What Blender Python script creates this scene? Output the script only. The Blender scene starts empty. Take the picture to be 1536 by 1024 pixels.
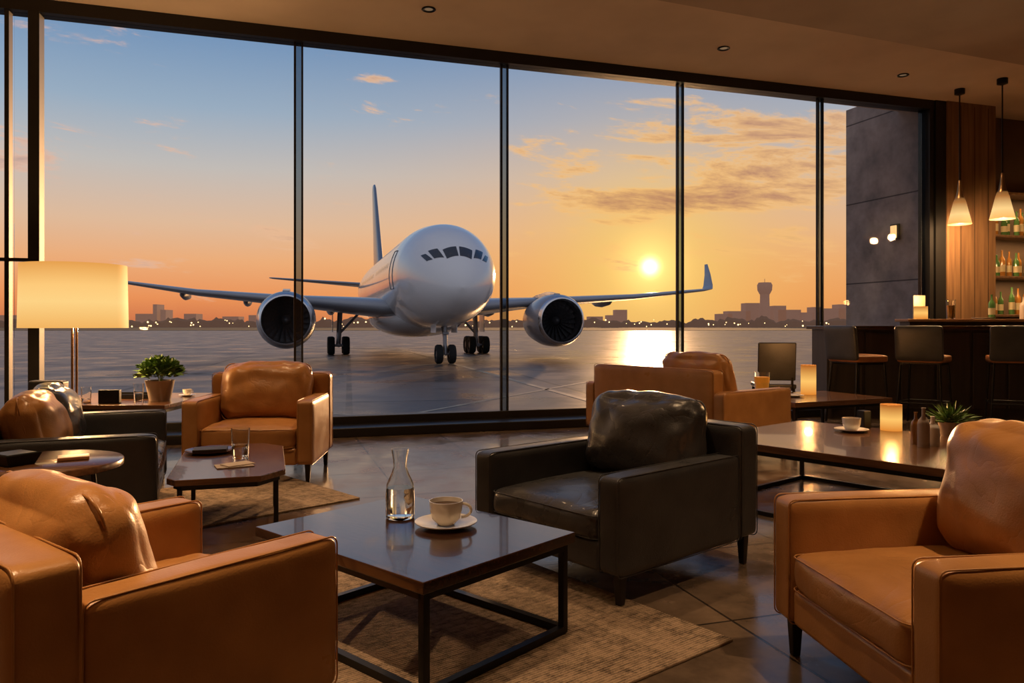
import bpy, bmesh, math, random
from mathutils import Vector, Matrix, noise
random.seed(3)
S = bpy.context.scene
try:
    S.view_settings.view_transform = 'Standard'
    S.view_settings.look = 'None'
except Exception as e:
    print(e)
def lin(r, g, b):
    def c(v):
        v /= 255.0
        return v/12.92 if v <= .04045 else ((v+.055)/1.055)**2.4
    return (c(r), c(g), c(b), 1)

# ---------------------------------------------------------------- materials
def mat(name, col, rough=.5, metal=0., col2=None, vscale=5., bump=0., bscale=60., emis=None, estr=0.,
        trans=0., ior=1.45, coat=0., stretch=(1, 1, 1), rvar=0., spec=.5, bdist=.01, crease=0., cscale=5.):
    m = bpy.data.materials.new(name); m.use_nodes = True
    nt = m.node_tree; n = nt.nodes; l = nt.links
    p = n['Principled BSDF']
    if len(col) == 3: col = (*col, 1)
    p.inputs['Base Color'].default_value = col
    p.inputs['Roughness'].default_value = rough
    p.inputs['Metallic'].default_value = metal
    p.inputs['IOR'].default_value = ior
    p.inputs['Transmission Weight'].default_value = trans
    p.inputs['Coat Weight'].default_value = coat
    p.inputs['Specular IOR Level'].default_value = spec
    if emis:
        p.inputs['Emission Color'].default_value = (*emis[:3], 1)
        p.inputs['Emission Strength'].default_value = estr
    tc = n.new('ShaderNodeTexCoord'); mp = n.new('ShaderNodeMapping')
    mp.inputs['Scale'].default_value = stretch
    l.new(tc.outputs['Object'], mp.inputs['Vector'])
    if col2 or rvar:
        nz = n.new('ShaderNodeTexNoise'); nz.inputs['Scale'].default_value = vscale
        nz.inputs['Detail'].default_value = 6
        l.new(mp.outputs[0], nz.inputs['Vector'])
        if col2:
            cr = n.new('ShaderNodeValToRGB')
            cr.color_ramp.elements[0].position = .32; cr.color_ramp.elements[1].position = .68
            cr.color_ramp.elements[0].color = col
            cr.color_ramp.elements[1].color = (*col2[:3], 1)
            l.new(nz.outputs['Fac'], cr.inputs[0]); l.new(cr.outputs[0], p.inputs['Base Color'])
        if rvar:
            mr = n.new('ShaderNodeMapRange')
            mr.inputs[1].default_value = .3; mr.inputs[2].default_value = .7
            mr.inputs[3].default_value = max(0, rough-rvar); mr.inputs[4].default_value = rough+rvar
            l.new(nz.outputs['Fac'], mr.inputs[0]); l.new(mr.outputs[0], p.inputs['Roughness'])
    last = None
    if crease:
        nc = n.new('ShaderNodeTexNoise'); nc.inputs['Scale'].default_value = cscale; nc.inputs['Detail'].default_value = 3
        nc.inputs['Distortion'].default_value = .8
        l.new(mp.outputs[0], nc.inputs['Vector'])
        a = n.new('ShaderNodeMath'); a.operation = 'SUBTRACT'; a.inputs[1].default_value = .5; l.new(nc.outputs['Fac'], a.inputs[0])
        a2 = n.new('ShaderNodeMath'); a2.operation = 'ABSOLUTE'; l.new(a.outputs[0], a2.inputs[0])
        a3 = n.new('ShaderNodeMath'); a3.operation = 'POWER'; a3.inputs[1].default_value = .5; l.new(a2.outputs[0], a3.inputs[0])
        b0 = n.new('ShaderNodeBump'); b0.inputs['Strength'].default_value = crease; b0.inputs['Distance'].default_value = .02
        l.new(a3.outputs[0], b0.inputs['Height']); last = b0
        l.new(b0.outputs[0], p.inputs['Normal'])
    if bump:
        nb = n.new('ShaderNodeTexNoise'); nb.inputs['Scale'].default_value = bscale
        nb.inputs['Detail'].default_value = 4
        l.new(mp.outputs[0], nb.inputs['Vector'])
        b = n.new('ShaderNodeBump'); b.inputs['Strength'].default_value = bump
        b.inputs['Distance'].default_value = bdist
        if last: l.new(last.outputs[0], b.inputs['Normal'])
        l.new(nb.outputs['Fac'], b.inputs['Height']); l.new(b.outputs[0], p.inputs['Normal'])
    return m

def brickmat(name, c1, c2, mortar, bw, bh, ms, rough, rotz, rvar=.12, offset=0., vs=3., bump=.15, nscale=(1, 1, 1), noisebump=.05, spec=.5, lo=.55, hi=1.5):
    m = bpy.data.materials.new(name); m.use_nodes = True
    nt = m.node_tree; n = nt.nodes; l = nt.links; p = n['Principled BSDF']
    p.inputs['Specular IOR Level'].default_value = spec
    tc = n.new('ShaderNodeTexCoord'); mp = n.new('ShaderNodeMapping')
    mp.inputs['Rotation'].default_value = (0, 0, rotz) if not isinstance(rotz, tuple) else rotz
    l.new(tc.outputs['Object'], mp.inputs['Vector'])
    bk = n.new('ShaderNodeTexBrick'); bk.offset = offset; bk.squash = 1
    bk.inputs['Scale'].default_value = 1
    bk.inputs['Brick Width'].default_value = bw; bk.inputs['Row Height'].default_value = bh
    bk.inputs['Mortar Size'].default_value = ms; bk.inputs['Mortar Smooth'].default_value = .3
    bk.inputs['Color1'].default_value = c1; bk.inputs['Color2'].default_value = c2
    bk.inputs['Mortar'].default_value = mortar
    l.new(mp.outputs[0], bk.inputs['Vector'])
    nz = n.new('ShaderNodeTexNoise'); nz.inputs['Scale'].default_value = vs; nz.inputs['Detail'].default_value = 8
    nz.inputs['Roughness'].default_value = .65
    m2 = n.new('ShaderNodeMapping'); m2.inputs['Scale'].default_value = nscale
    l.new(tc.outputs['Object'], m2.inputs['Vector']); l.new(m2.outputs[0], nz.inputs['Vector'])
    mr = n.new('ShaderNodeMapRange'); mr.inputs[1].default_value = .3; mr.inputs[2].default_value = .7
    mr.inputs[3].default_value = lo; mr.inputs[4].default_value = hi
    l.new(nz.outputs['Fac'], mr.inputs[0])
    mx = n.new('ShaderNodeVectorMath'); mx.operation = 'SCALE'
    l.new(bk.outputs['Color'], mx.inputs[0]); l.new(mr.outputs[0], mx.inputs['Scale'])
    l.new(mx.outputs[0], p.inputs['Base Color'])
    r2 = n.new('ShaderNodeMapRange'); r2.inputs[1].default_value = .35; r2.inputs[2].default_value = .65
    r2.inputs[3].default_value = rough-rvar; r2.inputs[4].default_value = rough+rvar
    l.new(nz.outputs['Fac'], r2.inputs[0]); l.new(r2.outputs[0], p.inputs['Roughness'])
    b = n.new('ShaderNodeBump'); b.inputs['Strength'].default_value = bump; b.inputs['Distance'].default_value = .01
    b.invert = True
    l.new(bk.outputs['Fac'], b.inputs['Height'])
    b2 = n.new('ShaderNodeBump'); b2.inputs['Strength'].default_value = noisebump; b2.inputs['Distance'].default_value = .02
    l.new(nz.outputs['Fac'], b2.inputs['Height']); l.new(b.outputs[0], b2.inputs['Normal'])
    l.new(b2.outputs[0], p.inputs['Normal'])
    return m

def woodmat(name, c1, c2, rough=.3, scale=4., stretch=(1, 12, 12), coat=.3):
    m = mat(name, c1, rough, col2=c2, vscale=scale, stretch=stretch, bump=.05, bscale=scale*3, coat=coat)
    return m

def glass_pane_mat(name, tint, ior):
    m = bpy.data.materials.new(name); m.use_nodes = True
    nt = m.node_tree; n = nt.nodes; l = nt.links
    n.remove(n['Principled BSDF']); out = n['Material Output']
    t = n.new('ShaderNodeBsdfTransparent'); t.inputs[0].default_value = tint
    g = n.new('ShaderNodeBsdfGlossy'); g.inputs['Roughness'].default_value = .0
    f = n.new('ShaderNodeFresnel'); f.inputs[0].default_value = ior
    mx = n.new('ShaderNodeMixShader')
    l.new(f.outputs[0], mx.inputs[0]); l.new(t.outputs[0], mx.inputs[1]); l.new(g.outputs[0], mx.inputs[2])
    l.new(mx.outputs[0], out.inputs[0])
    return m

TAN = dict(rough=.34, vscale=5, rvar=.07, bump=.22, bscale=170, bdist=.004)
M_tan = mat('tan_leather', (.46, .225, .076, 1), col2=(.35, .160, .049), crease=.08, cscale=3.5, **TAN)
M_tan2 = mat('tan_leather_cushion', (.46, .22, .074, 1), col2=(.33, .15, .046), crease=.24, cscale=3.6, **TAN)
M_gry = mat('charcoal_leather', (.040, .041, .045, 1), .34, col2=(.056, .057, .061), vscale=6, bump=.3, bscale=160, rvar=.07, bdist=.004, crease=.10, cscale=3.5)
M_gry2 = mat('charcoal_leather_cushion', (.043, .044, .049, 1), .29, col2=(.060, .061, .066), vscale=6, bump=.3, bscale=160, rvar=.07, bdist=.004, crease=.30, cscale=3.6, coat=.15)
M_brn = mat('brown_leather', (.34, .14, .05, 1), .38, col2=(.25, .10, .035), vscale=6, bump=.3, bscale=140, rvar=.06, bdist=.004)
M_leg = mat('dark_leg_wood', (.012, .009, .007, 1), .4)
M_blk = mat('black_metal', (.012, .012, .013, 1), .38, metal=.5, bump=.02, bscale=200)
M_frame = mat('frame_dark_aluminium', (.020, .019, .019, 1), .4, metal=.4, bump=.02, bscale=200)
M_fin = glass_pane_mat('mullion_tinted_glass_fin', (.50, .56, .60, 1), 1.4)
M_tab = woodmat('dark_walnut', (.060, .026, .013, 1), (.026, .012, .008, 1), .2, 3, (1.2, 14, 14), .5)
M_tab2 = woodmat('walnut', (.135, .060, .027, 1), (.068, .031, .015, 1), .24, 3, (1.2, 14, 14), .4)
M_wall = woodmat('wood_wall', (.24, .135, .065, 1), (.14, .075, .038, 1), .45, 2.2, (9, 9, .6), .1)
M_ledge = woodmat('oak_ledge', (.42, .24, .12, 1), (.30, .16, .08, 1), .3, 3, (1.2, 14, 14), .3)
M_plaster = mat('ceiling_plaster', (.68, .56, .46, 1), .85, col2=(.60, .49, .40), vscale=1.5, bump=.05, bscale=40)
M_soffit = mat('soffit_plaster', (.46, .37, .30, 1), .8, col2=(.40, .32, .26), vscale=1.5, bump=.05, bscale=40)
M_int = mat('interior_wall_paint', (.22, .145, .095, 1), .8, col2=(.19, .125, .08), vscale=2)
M_niche = mat('bar_niche_back', (.13, .08, .05, 1), .6, col2=(.09, .06, .038), vscale=2)
M_bar = mat('bar_front_panel', (.036, .030, .026, 1), .4, col2=(.052, .042, .035), vscale=3, stretch=(6, 6, .5))
M_floor = brickmat('stone_tile_floor', (.135, .095, .066, 1), (.105, .075, .054, 1), (.022, .017, .014, 1), .9, .9, .007, .19, -math.radians(17.69), .10, vs=2.6, noisebump=.10, lo=.5, hi=1.55)
M_tarmac = brickmat('wet_apron_concrete', (.135, .104, .086, 1), (.075, .060, .052, 1), (.014, .011, .010, 1), 7.5, 7.5, .11, .35, -math.radians(12), .11, vs=.3, nscale=(1, .8, 1), noisebump=.13, spec=.30, lo=.5, hi=1.5)
M_conc = brickmat('exterior_panel', (.30, .26, .235, 1), (.26, .225, .205, 1), (.07, .06, .055, 1), 1.6, 1.3, .012, .75, (math.radians(90), 0, 0), .08, offset=.0, vs=2)
M_pane = glass_pane_mat('window_glass', (.97, .98, .98, 1), 1.15)
M_glass = mat('clear_glass', (.95, .97, .97, 1), .02, trans=1.0, ior=1.45)
M_water = mat('water', (.95, .98, 1, 1), .0, trans=1.0, ior=1.33)
M_cer = mat('white_ceramic', (.75, .72, .68, 1), .2, coat=.5)
M_wax = mat('candle_wax', (.6, .4, .2, 1), .5)
M_coffee = mat('coffee', (.05, .02, .008, 1), .15)
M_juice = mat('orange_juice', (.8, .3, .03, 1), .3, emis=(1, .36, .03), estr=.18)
M_pot = mat('plant_pot_clay', (.42, .34, .28, 1), .6, bump=.1, bscale=60)
M_leaf = mat('leaf_green', (.08, .16, .025, 1), .5, col2=(.14, .24, .05), vscale=20)
M_soil = mat('soil', (.03, .02, .012, 1), .95)
M_book = mat('book_cover', (.05, .045, .045, 1), .5)
M_paper = mat('paper', (.45, .37, .30, 1), .8)
M_brass = mat('lamp_brass', (.35, .2, .09, 1), .3, metal=.9)
def glowmat(name, stops, s, z0, z1, base=(.03, .015, .006, 1)):
    # translucent shade lit from inside: emission varies along the object's height
    m = mat(name, base, .6, emis=stops[0][1], estr=s, spec=.2)
    n = m.node_tree.nodes; l = m.node_tree.links
    tc = n.new('ShaderNodeTexCoord'); sp = n.new('ShaderNodeSeparateXYZ'); l.new(tc.outputs['Object'], sp.inputs[0])
    mr = n.new('ShaderNodeMapRange'); mr.inputs[1].default_value = z0; mr.inputs[2].default_value = z1; l.new(sp.outputs[2], mr.inputs[0])
    cr = n.new('ShaderNodeValToRGB'); e = cr.color_ramp
    while len(e.elements) < len(stops): e.elements.new(.5)
    for el, (p_, c_) in zip(e.elements, stops): el.position = p_; el.color = (*c_, 1)
    l.new(mr.outputs[0], cr.inputs[0]); l.new(cr.outputs[0], n['Principled BSDF'].inputs['Emission Color'])
    return m
M_shade = glowmat('lampshade_lit_fabric', [(0, (.90, .46, .12)), (.4, (1.0, .66, .24)), (.65, (1.0, .60, .20)), (1, (.80, .36, .08))], .98, .60, 1.11)
M_candle = glowmat('candle_glow_glass', [(0, (.75, .24, .03)), (.45, (1.0, .56, .14)), (1, (.42, .11, .012))], 1.0, .0, .185)
M_candleT = glowmat('tall_candle_glow_glass', [(0, (.75, .24, .03)), (.45, (1.0, .56, .14)), (1, (.42, .11, .012))], 1.0, .0, .32)
M_sconce = mat('sconce_lens', (.5, .4, .3, 1), .5, emis=(1, .55, .2), estr=1.0)
M_flame = mat('flame', (1, .7, .3, 1), .5, emis=(1, .68, .28), estr=8)
M_pendglass = glowmat('pendant_glass_lit', [(0, (1.0, .50, .13)), (.35, (1.0, .66, .26)), (.8, (.40, .16, .04)), (1, (.16, .07, .02))], 1.0, .0, .37)
M_bulb = mat('bulb', (1, .8, .5, 1), .5, emis=(1, .75, .4), estr=12)
M_down = mat('downlight_lens', (.3, .25, .2, 1), .4, emis=(1, .7, .4), estr=.12)
M_bottleg = mat('bottle_green', (.06, .14, .04, 1), .08, coat=.5)
M_bottlea = mat('bottle_amber', (.30, .13, .025, 1), .08, coat=.5)
M_label = mat('bottle_label', (.5, .42, .25, 1), .6)

# ---------------------------------------------------------------- helpers
def link(o, parent=None):
    S.collection.objects.link(o)
    if parent: o.parent = parent
    return o
def empty(name, loc=(0, 0, 0), rot=0.):
    e = bpy.data.objects.new(name, None); e.location = loc; e.rotation_euler = (0, 0, rot)
    e.empty_display_size = .1
    S.collection.objects.link(e); return e
def mkobj(name, bm, m, loc=(0, 0, 0), rot=(0, 0, 0), parent=None, smooth=False, sub=0):
    bmesh.ops.recalc_face_normals(bm, faces=bm.faces)
    me = bpy.data.meshes.new(name); bm.to_mesh(me); bm.free()
    if isinstance(m, (list, tuple)):
        for k in m: me.materials.append(k)
    else: me.materials.append(m)
    if smooth:
        for p in me.polygons: p.use_smooth = True
    o = bpy.data.objects.new(name, me); o.location = loc
    o.rotation_euler = rot if isinstance(rot, (tuple, list)) else (0, 0, rot)
    link(o, parent)
    if sub:
        s = o.modifiers.new('s', 'SUBSURF'); s.levels = sub; s.render_levels = sub
    return o
def box(name, size, loc, m, rot=0., parent=None, bevel=0., seg=3, taper=None):
    bm = bmesh.new(); bmesh.ops.create_cube(bm, size=1)
    for v in bm.verts:
        v.co = Vector((v.co.x*size[0], v.co.y*size[1], v.co.z*size[2]))
        if taper and v.co.z < 0: v.co.x *= taper; v.co.y *= taper
    if bevel:
        bmesh.ops.bevel(bm, geom=bm.edges[:], offset=bevel, segments=seg, profile=.5, affect='EDGES')
    o = mkobj(name, bm, m, loc, rot, parent, smooth=False)
    if bevel:
        for p in o.data.polygons: p.use_smooth = True
        mod = o.modifiers.new('wn', 'WEIGHTED_NORMAL'); mod.keep_sharp = False
    return o
def prism(name, pts, z0, z1, m, parent=None, loc=(0, 0, 0), rot=0., bevel=0.):
    bm = bmesh.new()
    a = [bm.verts.new((x, y, z0)) for x, y in pts]; b = [bm.verts.new((x, y, z1)) for x, y in pts]
    bm.faces.new(a[::-1]); bm.faces.new(b)
    n = len(pts)
    for i in range(n): bm.faces.new((a[i], a[(i+1) % n], b[(i+1) % n], b[i]))
    if bevel: bmesh.ops.bevel(bm, geom=bm.edges[:], offset=bevel, segments=2, profile=.5, affect='EDGES')
    return mkobj(name, bm, m, loc, rot, parent)
def lathe(name, prof, m, loc=(0, 0, 0), parent=None, seg=32, rot=(0, 0, 0), closed=False):
    bm = bmesh.new(); rings = []
    for r, z in prof:
        if r < 1e-5: rings.append([bm.verts.new((0, 0, z))])
        else: rings.append([bm.verts.new((r*math.cos(2*math.pi*i/seg), r*math.sin(2*math.pi*i/seg), z)) for i in range(seg)])
    pr = list(zip(rings[:-1], rings[1:]))
    if closed: pr.append((rings[-1], rings[0]))
    for A, B in pr:
        for i in range(seg):
            j = (i+1) % seg
            if len(A) == 1 and len(B) == 1: continue
            if len(A) == 1: bm.faces.new((A[0], B[i], B[j]))
            elif len(B) == 1: bm.faces.new((A[i], A[j], B[0]))
            else: bm.faces.new((A[i], A[j], B[j], B[i]))
    o = mkobj(name, bm, m, loc, rot, parent, smooth=True)
    try:
        o.data.set_sharp_from_angle(angle=math.radians(50))
    except Exception: pass
    return o
def tube(name, pts, r, m, parent=None, cyclic=False, loc=(0, 0, 0), rot=(0, 0, 0)):
    c = bpy.data.curves.new(name, 'CURVE'); c.dimensions = '3D'; c.bevel_depth = r; c.bevel_resolution = 3
    sp = c.splines.new('POLY'); sp.points.add(len(pts)-1)
    for p, q in zip(sp.points, pts): p.co = (*q, 1)
    sp.use_cyclic_u = cyclic; c.use_fill_caps = True
    c.materials.append(m)
    o = bpy.data.objects.new(name, c); o.location = loc; o.rotation_euler = rot
    return link(o, parent)
def softbox(name, size, loc, m, parent=None, r=.05, bulge=(0, 0, .02), rot=(0, 0, 0), wr=.005, seed=0, N=13, dent=0., piping=None, pr=.0026):
    w, d, h = [s/2 for s in size]
    bm = bmesh.new(); bmesh.ops.create_cube(bm, size=2)
    bmesh.ops.subdivide_edges(bm, edges=bm.edges[:], cuts=N, use_grid_fill=True)
    sv = Vector((seed*7.3, seed*3.1, seed*1.7))
    for v in bm.verts:
        u = [math.copysign(abs(c)**.72, c) for c in v.co]
        p = Vector((u[0]*w, u[1]*d, u[2]*h))
        q = Vector((max(-w+r, min(w-r, p.x)), max(-d+r, min(d-r, p.y)), max(-h+min(r, h*.9), min(h-min(r, h*.9), p.z))))
        dd = p-q
        if dd.length > 1e-6: p = q+dd.normalized()*min(r, dd.length)
        fx, fy, fz = 1-u[0]**2, 1-u[1]**2, 1-u[2]**2
        p.x += math.copysign(1, u[0])*bulge[0]*fy*fz*(abs(u[0]))
        p.y += math.copysign(1, u[1])*bulge[1]*fx*fz*(abs(u[1]))
        if u[2] > 0: p.z += bulge[2]*max(0, fx*fy)*u[2]
        a = noise.noise(Vector((p.x*9, p.y*5, p.z*9))+sv)
        b = noise.noise(Vector((p.x*22, p.y*16, p.z*22))+sv*2)
        c2 = 1-abs(noise.noise(Vector((p.x*7, p.y*11, p.z*7))+sv*3))*2.2
        nrm = dd.normalized() if dd.length > 1e-6 else Vector((0, 0, 1))
        p += nrm*(wr*1.6*a+wr*.6*b+wr*.9*c2)
        if dent: p.z -= dent*math.exp(-((u[0])**2+(u[1])**2)*2.5)*(1 if u[2] > 0 else 0)
        v.co = p
    o = mkobj(name, bm, m, loc, rot, parent, smooth=True, sub=1)
    if piping is not None:
        ax = piping; R = r*.9; pts = []
        dims = [w, d, h]; ia, ib = [i for i in range(3) if i != ax]
        for sx, sy, a0 in ((1, 1, 0), (-1, 1, 90), (-1, -1, 180), (1, -1, 270)):
            for k in range(5):
                an = math.radians(a0+k*22.5)
                pts.append((sx*(dims[ia]-R)+R*math.cos(an), sy*(dims[ib]-R)+R*math.sin(an)))
        for sgn in (-1, 1):
            P = []
            for x, y in pts:
                q = [0, 0, 0]; q[ia] = x*1.0; q[ib] = y*1.0; q[ax] = sgn*(dims[ax]-r*.42)
                P.append(tuple(q))
            tube(name+'_seam', P, pr, m, parent, True, loc, rot)
    return o

# ---------------------------------------------------------------- world
SUN = Vector((.18, 1, .0765)).normalized()
def build_world():
    w = bpy.data.worlds.new('sunset_sky'); S.world = w; w.use_nodes = True
    nt = w.node_tree; n = nt.nodes; l = nt.links
    bg = n['Background']
    tc = n.new('ShaderNodeTexCoord'); sp = n.new('ShaderNodeSeparateXYZ')
    l.new(tc.outputs['Generated'], sp.inputs[0])
    def M(op, a, b=None, c=None, clamp=False):
        k = n.new('ShaderNodeMath'); k.operation = op; k.use_clamp = clamp
        for i, x in enumerate((a, b, c)):
            if x is None: continue
            if isinstance(x, (int, float)): k.inputs[i].default_value = x
            else: l.new(x, k.inputs[i])
        return k.outputs[0]
    def mix(f, a, b, mode='MIX'):
        k = n.new('ShaderNodeMixRGB'); k.blend_type = mode
        for i, x in enumerate((f, a, b)):
            if isinstance(x, (int, float)): k.inputs[i].default_value = x
            elif isinstance(x, tuple): k.inputs[i].default_value = x
            else: l.new(x, k.inputs[i])
        return k.outputs[0]
    X, Y, Z = sp.outputs
    z = Z
    rp = n.new('ShaderNodeValToRGB')
    e = rp.color_ramp
    stops = [(0, lin(70, 50, 45)), (.09, lin(120, 75, 60)), (.105, lin(212, 118, 76)), (.13, lin(240, 148, 90)), (.17, lin(243, 176, 124)), (.21, lin(230, 190, 158)),
             (.27, lin(198, 192, 188)), (.33, lin(156, 176, 197)), (.42, lin(106, 143, 186)), (.60, lin(68, 105, 156)), (1, lin(40, 66, 115))]
    while len(e.elements) < len(stops): e.elements.new(.5)
    for el, (p, c) in zip(e.elements, stops): el.position = p; el.color = c
    zz = M('MULTIPLY_ADD', z, .9, .1, clamp=True)
    l.new(zz, rp.inputs[0])
    col = rp.outputs[0]
    dp = n.new('ShaderNodeVectorMath'); dp.operation = 'DOT_PRODUCT'
    l.new(tc.outputs['Generated'], dp.inputs[0]); dp.inputs[1].default_value = SUN
    dot = M('MAXIMUM', dp.outputs['Value'], 0.0)
    lowm = M('SUBTRACT', 1.0, M('MULTIPLY', M('ABSOLUTE', z), 2.6), clamp=True)
    g1 = M('MULTIPLY', M('MULTIPLY', M('POWER', dot, 18.0), lowm), .78)
    col = mix(g1, col, lin(252, 180, 98))
    g2 = M('MULTIPLY', M('POWER', dot, 150.0), .80)
    col = mix(g2, col, lin(255, 212, 116))
    u = M('ARCTAN2', X, Y)
    def gauss(cu, su, cv, sv):
        a = M('POWER', M('ABSOLUTE', M('DIVIDE', M('SUBTRACT', u, cu), su)), 2.0)
        b = M('POWER', M('ABSOLUTE', M('DIVIDE', M('SUBTRACT', z, cv), sv)), 2.0)
        return M('EXPONENT', M('MULTIPLY', M('ADD', a, b), -1.0))
    cb = n.new('ShaderNodeCombineXYZ')
    tilt = M('MULTIPLY', u, .10)
    l.new(M('MULTIPLY', u, 6.5), cb.inputs[0]); l.new(M('MULTIPLY', M('ADD', z, tilt), 30.0), cb.inputs[1])
    cb.inputs[2].default_value = 7.4
    nz = n.new('ShaderNodeTexNoise'); nz.inputs['Scale'].default_value = 1.0; nz.inputs['Detail'].default_value = 10
    nz.inputs['Roughness'].default_value = .66; nz.inputs['Distortion'].default_value = .3
    l.new(cb.outputs[0], nz.inputs['Vector'])
    bias = M('ADD', M('MULTIPLY', gauss(.36, .26, .195, .045), .23), M('MULTIPLY', gauss(.20, .15, .158, .020), .25))
    bias = M('ADD', bias, M('MULTIPLY', gauss(.38, .14, .235, .02), .08))
    bias = M('ADD', bias, M('MULTIPLY', gauss(-.57, .07, .19, .04), .15))
    bias = M('ADD', bias, M('MULTIPLY', gauss(-.55, .07, .29, .02), .15))
    bias = M('ADD', bias, M('MULTIPLY', gauss(.05, .6, .09, .03), .10))
    bias = M('SUBTRACT', bias, M('MULTIPLY', gauss(-.30, .22, .30, .09), .09))
    bias = M('ADD', bias, M('MULTIPLY', gauss(-.17, .06, .302, .010), .20))
    cm = M('ADD', nz.outputs['Fac'], bias)
    mr = n.new('ShaderNodeMapRange'); mr.interpolation_type = 'SMOOTHSTEP'
    mr.inputs[1].default_value = .585; mr.inputs[2].default_value = .71; mr.inputs[3].default_value = 0; mr.inputs[4].default_value = .88
    l.new(cm, mr.inputs[0])
    m2 = n.new('ShaderNodeMapRange'); m2.inputs[1].default_value = .67; m2.inputs[2].default_value = .82
    l.new(cm, m2.inputs[0])
    ccol = mix(M('POWER', dot, 10.0), lin(232, 186, 164), lin(255, 196, 116))
    cdark = mix(M('POWER', dot, 6.0), lin(180, 155, 152), lin(190, 132, 98))
    ccol = mix(m2.outputs[0], ccol, cdark)
    col = mix(mr.outputs[0], col, ccol)
    add = mix(1.0, mix(M('POWER', dot, 1600.0), (0, 0, 0, 1), (.60, .38, .12, 1)), mix(M('POWER', dot, 26000.0), (0, 0, 0, 1), (5, 4.0, 1.8, 1)), 'ADD')
    col = mix(1.0, col, add, 'ADD')
    back = M('MULTIPLY_ADD', Y, -.5, .35, clamp=True)
    back = M('MULTIPLY', back, 1.6, clamp=True)
    col = mix(back, col, (.38, .38, .44, 1))
    l.new(col, bg.inputs['Color']); bg.inputs['Strength'].default_value = 1.0
build_world()
sl = bpy.data.lights.new('sun', 'SUN'); sl.energy = 3.4; sl.color = (1, .52, .22); sl.angle = math.radians(.8)
so = bpy.data.objects.new('sun', sl); so.rotation_euler = SUN.to_track_quat('Z', 'Y').to_euler(); so.location = (20, 100, 30); link(so)

# ---------------------------------------------------------------- camera
cam = bpy.data.cameras.new('camera'); cam.lens = 1150*36/1536; cam.sensor_width = 36; cam.shift_y = -24/1536
cam.clip_end = 6000
co = bpy.data.objects.new('camera', cam); co.location = (0, 0, 1.2); co.rotation_euler = (math.radians(90), 0, 0)
link(co); S.camera = co

# ---------------------------------------------------------------- room shell
WA = math.atan2(.3038, .9527); W0 = Vector((-4.77, 7.69))
WD = Vector((.9527, .3038)); WN = Vector((-.3038, .9527))
def W(s, t=0): v = W0+WD*s+WN*t; return (v.x, v.y)
def wbox(name, s0, s1, t0, t1, z0, z1, m, parent=None, bevel=0):
    x, y = W((s0+s1)/2, (t0+t1)/2)
    return box(name, (s1-s0, t1-t0, z1-z0), (x, y, (z0+z1)/2), m, WA, parent, bevel)
CZ = 4.45
fl = [(-6.67, -4), (9.5, -4), W(15.1, .5), W(-2.0, .1)]
prism('floor', fl, -.95, 0, M_floor)
prism('ceiling', [(-6.9, -4.2), (9.7, -4.2), W(15.3, .6), W(-2.2, .3)], CZ, CZ+.3, M_plaster)
sy = lambda x: 7.07+(x-1.33)*.388
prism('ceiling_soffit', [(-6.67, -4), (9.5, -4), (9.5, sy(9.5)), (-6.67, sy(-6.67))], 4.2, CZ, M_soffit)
prism('wall_back', [(-6.9, -4.2), (9.7, -4.2), (9.7, -4), (-6.9, -4)], -.95, CZ, M_int)
prism('wall_right', [(9.5, -4), (9.7, -4), (9.7, 12.9), (9.5, 12.9)], -.95, CZ, M_int)
prism('wall_left', [(-6.87, -4), (-6.67, -4), (-6.67, 7.2), (-6.87, 7.2)], -.95, CZ, M_int)

wbox('trim_window_head', -2.1, 11.6, -.08, .12, 4.32, CZ, M_frame)
wbox('trim_window_sill', -2.1, 11.6, -.06, .10, .09, .185, M_frame, bevel=.01)
wbox('trim_window_curb', -2.0, 11.5, -.42, .10, 0.0, .10, M_frame, bevel=.012)
ms = [-2.0, -.24, 0, 2.536, 4.91, 7.285, 9.46, 11.39]
wi = 1
for i in range(len(ms)-1):
    a, b = ms[i], ms[i+1]
    e = empty('window_%d' % wi, (*W((a+b)/2), 0), 0); wi += 1
    def wl(name, s0, s1, t0, t1, z0, z1, m, bevel=0):
        c = Vector(W((s0+s1)/2, (t0+t1)/2))-Vector(W((a+b)/2))
        return box(name, (s1-s0, t1-t0, z1-z0), (c.x, c.y, (z0+z1)/2), m, WA, e, bevel)
    wl('pane', a+.045, b-.045, 0, .012, .185, 4.32, M_pane)
    if i in (3, 4, 5, 6):
        wl('mullion_post', a-.052, a-.028, -.02, .02, .185, 4.32, M_frame)
        wl('mullion_fin', a-.028, a+.028, -.004, .008, .185, 4.32, M_fin)
        wl('mullion_post_b', a+.028, a+.048, -.02, .02, .185, 4.32, M_frame)
    elif i == 2:
        wl('corner_post', a-.05, a+.05, -.10, .08, .185, 4.32, M_frame)
    else:
        wl('mullion_post', a-.02, a+.02, -.07, .05, .185, 4.32, M_frame)
    if i in (0, 1):
        wl('transom', a+.02, b-.02, -.05, .05, 1.84, 1.87, M_frame)
    if i == 6:
        wl('end_jamb', b-.10, b-.03, -.09, .05, .185, 4.32, M_frame)
        wl('end_fin', b-.16, b-.10, -.01, .06, .185, 4.32, M_fin)
ww = wbox('exterior_wing_wall', 11.32, 12.1, .13, 1.62, -.99, 4.75, M_conc)
x, y = W(11.29, .55); wl_ = empty('exterior_wall_light', (x, y, 2.62), WA)
box('housing', (.05, .16, .24), (0, 0, 0), M_blk, 0, wl_, .01)
box('lens', (.03, .11, .19), (-.03, 0, 0), M_sconce, 0, wl_, .01)
wbox('wall_front_jamb', 11.39, 11.58, -.1, .12, 0, CZ, M_frame)
wbox('wall_front_wood', 11.58, 12.50, -.12, .12, 0, CZ, M_wall)
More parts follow.
